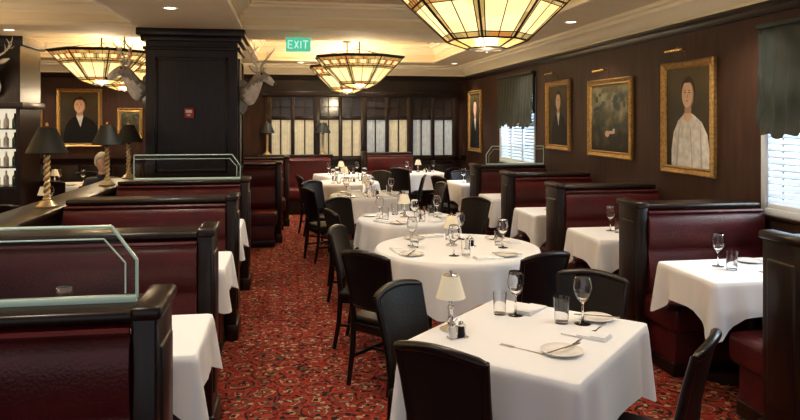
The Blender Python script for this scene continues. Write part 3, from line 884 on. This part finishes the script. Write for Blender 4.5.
def pil2(b):
    b.box(-4.35, -3.62, 9.1, 9.8, 1.9, 2.74, 'wood'); b.box(-4.4, -3.57, 9.05, 9.85, 2.62, 2.74, 'wood', .01)
    b.box(-4.4, -3.57, 9.05, 9.85, 1.84, 1.92, 'wood', .01)
    b.box(-4.35, -3.62, 9.45, 9.8, 0, 1.9, 'wood'); b.box(-4.35, -3.62, 9.1, 9.45, 0, .85, 'wood')
    b.box(-4.35, -4.30, 9.1, 9.45, .85, 1.9, 'wood'); b.box(-3.67, -3.62, 9.1, 9.45, .85, 1.9, 'wood')
    b.box(-4.30, -3.67, 9.43, 9.449, .85, 1.85, 'cabback')
    for z in (.86, 1.10, 1.34, 1.58):
        b.box(-4.30, -3.67, 9.12, 9.43, z, z+.015, 'wood')
        for k in range(6):
            x = -4.24+.1*k
            b.lathe([(0, 0), (.03, 0), (.032, .01), (.032, .11), (.012, .14), (.011, .19), (0, .19)], 'bottle' if k % 2 else 'porcelain', (x, 9.26, z+.015), 10)
one("display_cabinet", pil2, loc=(.32, .0, 0))
place(DEER, "mounted_deer_head", (-3.62, 9.1, 2.12), math.radians(20), scale=.92)

# ------------------------------------------------------------ seated person (faces -y)
def person():
    b = MB()
    V = [(0, .02, .56), (0, .03, .70), (0, .0, .86), (0, -.03, .99), (0, -.05, 1.07), (0, -.07, 1.13), (0, -.085, 1.17)]
    R = [(.155, .12), (.14, .11), (.155, .115), (.13, .10), (.06, .06), (.052, .052), (.05, .05)]
    E = [(i, i+1) for i in range(6)]
    def add(p, r, j):
        V.append(p); R.append((r, r) if not hasattr(r, '__len__') else r); E.append((j, len(V)-1)); return len(V)-1
    W_ = {}
    for s in (-1, 1):
        a = add((.17*s, -.03, 1.02), .062, 3); a = add((.215*s, -.06, .90), .052, a); a = add((.24*s, -.11, .80), .044, a); a = add((.19*s, -.24, .82), .038, a); a = add((.12*s, -.36, .825), .027, a)
        W_[s] = V[a]
        h = add((.09*s, -.04, .54), .095, 0); h = add((.11*s, -.25, .54), .078, h); h = add((.12*s, -.44, .52), .062, h); h = add((.12*s, -.44, .30), .055, h); h = add((.12*s, -.42, .10), .040, h); h = add((.13*s, -.53, .05), (.042, .032), h); h = add((.135*s, -.60, .045), (.035, .025), h)
    vs, fs = skin(V, E, R, 2, 0)
    for f in fs:
        c = sum((vs[i] for i in f), Vector())/len(f)
        mt = 'skin' if (c.z > 1.115 and abs(c.x) < .1) else 'jacket' if c.z > .62 else 'trouser' if c.z > .12 else 'nose'
        b.raw([vs[i] for i in f], [list(range(len(f)))], mt)
    for s in (-1, 1):
        w = Vector(W_[s]); d = Vector((-.35*s, -.93, -.10)).normalized(); sd = Vector((s, 0, 0)) - d*Vector((s, 0, 0)).dot(d); sd.normalize()
        a, c = skin([w, w+d*.03, w+d*.07], [(0, 1), (1, 2)], [(.024, .020), (.034, .016), (.038, .014)], 2, 0); b.raw(a, c, 'skin')
        for i, (o, ln) in enumerate([(-.030, .062), (-.010, .072), (.010, .068), (.029, .052)]):
            p0 = w+d*.062+sd*o; p1 = p0+d*ln*.45+Vector((0, 0, .004)); p2 = p1+d*ln*.33+Vector((0, 0, -.008)); p3 = p2+d*ln*.25+Vector((0, 0, -.010))
            a, c = skin([p0, p1, p2, p3], [(0, 1), (1, 2), (2, 3)], [.010, .009, .0085, .007], 1, 0); b.raw(a, c, 'skin')
        p0 = w+d*.025-sd*.026; p1 = p0+d*.025-sd*.022; p2 = p1+d*.028-sd*.006
        a, c = skin([p0, p1, p2], [(0, 1), (1, 2)], [.013, .011, .009], 1, 0); b.raw(a, c, 'skin')
    T = Matrix.Translation((0, -.105, 1.255)) @ Matrix.Rotation(math.radians(28), 4, 'Z') @ Matrix.Rotation(math.radians(14), 4, 'X')
    def hf(q, p):
        r = q.copy()
        if p.z < 0: r.x *= (1+.28*p.z)
        if p.y > 0 and p.z < -.2: r.y *= (1+.45*(p.z+.2))
        for sx in (-.38, .38):
            g = math.exp(-((p.x-sx)**2/.02+(p.z-.05)**2/.015)) if p.y < 0 else 0
            r.y += .008*g
        g = math.exp(-(p.x**2/.012+(p.z+.16)**2/.03)) if p.y < 0 else 0
        r.y -= .020*g
        g = math.exp(-(p.x**2/.06+(p.z+.78)**2/.02)) if p.y < 0.2 else 0
        r.y -= .012*g
        return r
    b.ell((0, 0, 0), (.074, .092, .115), 'skin', T, 40, 32, hf)
    for s in (-1, 1):
        b.ell((.028*s, -.078, .006), (.011, .008, .006), 'white', T, 12, 8); b.ell((.028*s, -.084, .006), (.005, .004, .005), 'eye', T, 10, 6)
        b.ell((.028*s, -.083, .024), (.015, .005, .003), 'hair', T, 10, 6)
        b.ell((.074*s, .008, -.008), (.009, .018, .028), 'skin', T, 12, 10)
    b.ell((0, -.084, -.052), (.020, .006, .004), 'lip', T, 12, 8)
    b.tube([T @ Vector((0, -.085, .01)), T @ Vector((0, -.106, -.018)), T @ Vector((0, -.098, -.026))], [.006, .011, .008], 'skin', 8)
    def hairf(q, p):
        r = q.copy()
        front = max(0.0, -p.y-.25)
        if p.z < .50: r *= 1-.28*min(1, front*2.2)
        if p.z < -.50: r *= .8
        r *= 1+.02*math.sin(p.x*23+p.z*17)+.015*math.sin(p.y*31)
        return r
    b.ell((0, .010, .020), (.088, .106, .120), 'hair', T, 36, 28, hairf)
    b.lathe([(.066, -.02), (.074, .0), (.064, .018), (.056, .0)], 'jacket', (0, -.052, 1.095), 20)
    return b.mesh("person", 75)
place(person(), "seated_person", (-2.20, 8.62, 0), .12, scale=.95)

# ------------------------------------------------------------ lights / world / camera
w = bpy.data.worlds.new("World"); sc.world = w; w.use_nodes = True
bg = w.node_tree.nodes["Background"]; bg.inputs[0].default_value = (.90, .93, 1, 1); bg.inputs[1].default_value = .6
for i, (y0, y1) in enumerate(WINS):
    l = bpy.data.lights.new("window_daylight", 'AREA'); l.shape = 'RECTANGLE'; l.size = 1.2; l.size_y = y1-y0; l.energy = 90; l.color = (.8, .9, 1)
    o = bpy.data.objects.new("window_daylight", l); COL.objects.link(o); o.location = (XR+.6, (y0+y1)/2, 1.9); o.rotation_euler = (0, math.radians(80), 0)

cam = bpy.data.cameras.new("Camera"); cam.sensor_width = 36; cam.lens = 683/800*36; cam.shift_y = -90/800; cam.clip_end = 60
co = bpy.data.objects.new("Camera", cam); COL.objects.link(co)
co.location = (0, 0, 1.70); co.rotation_euler = (pi/2, 0, -math.radians(9.15))
sc.camera = co
sc.view_settings.view_transform = 'Standard'
sc.view_settings.exposure = 0.15
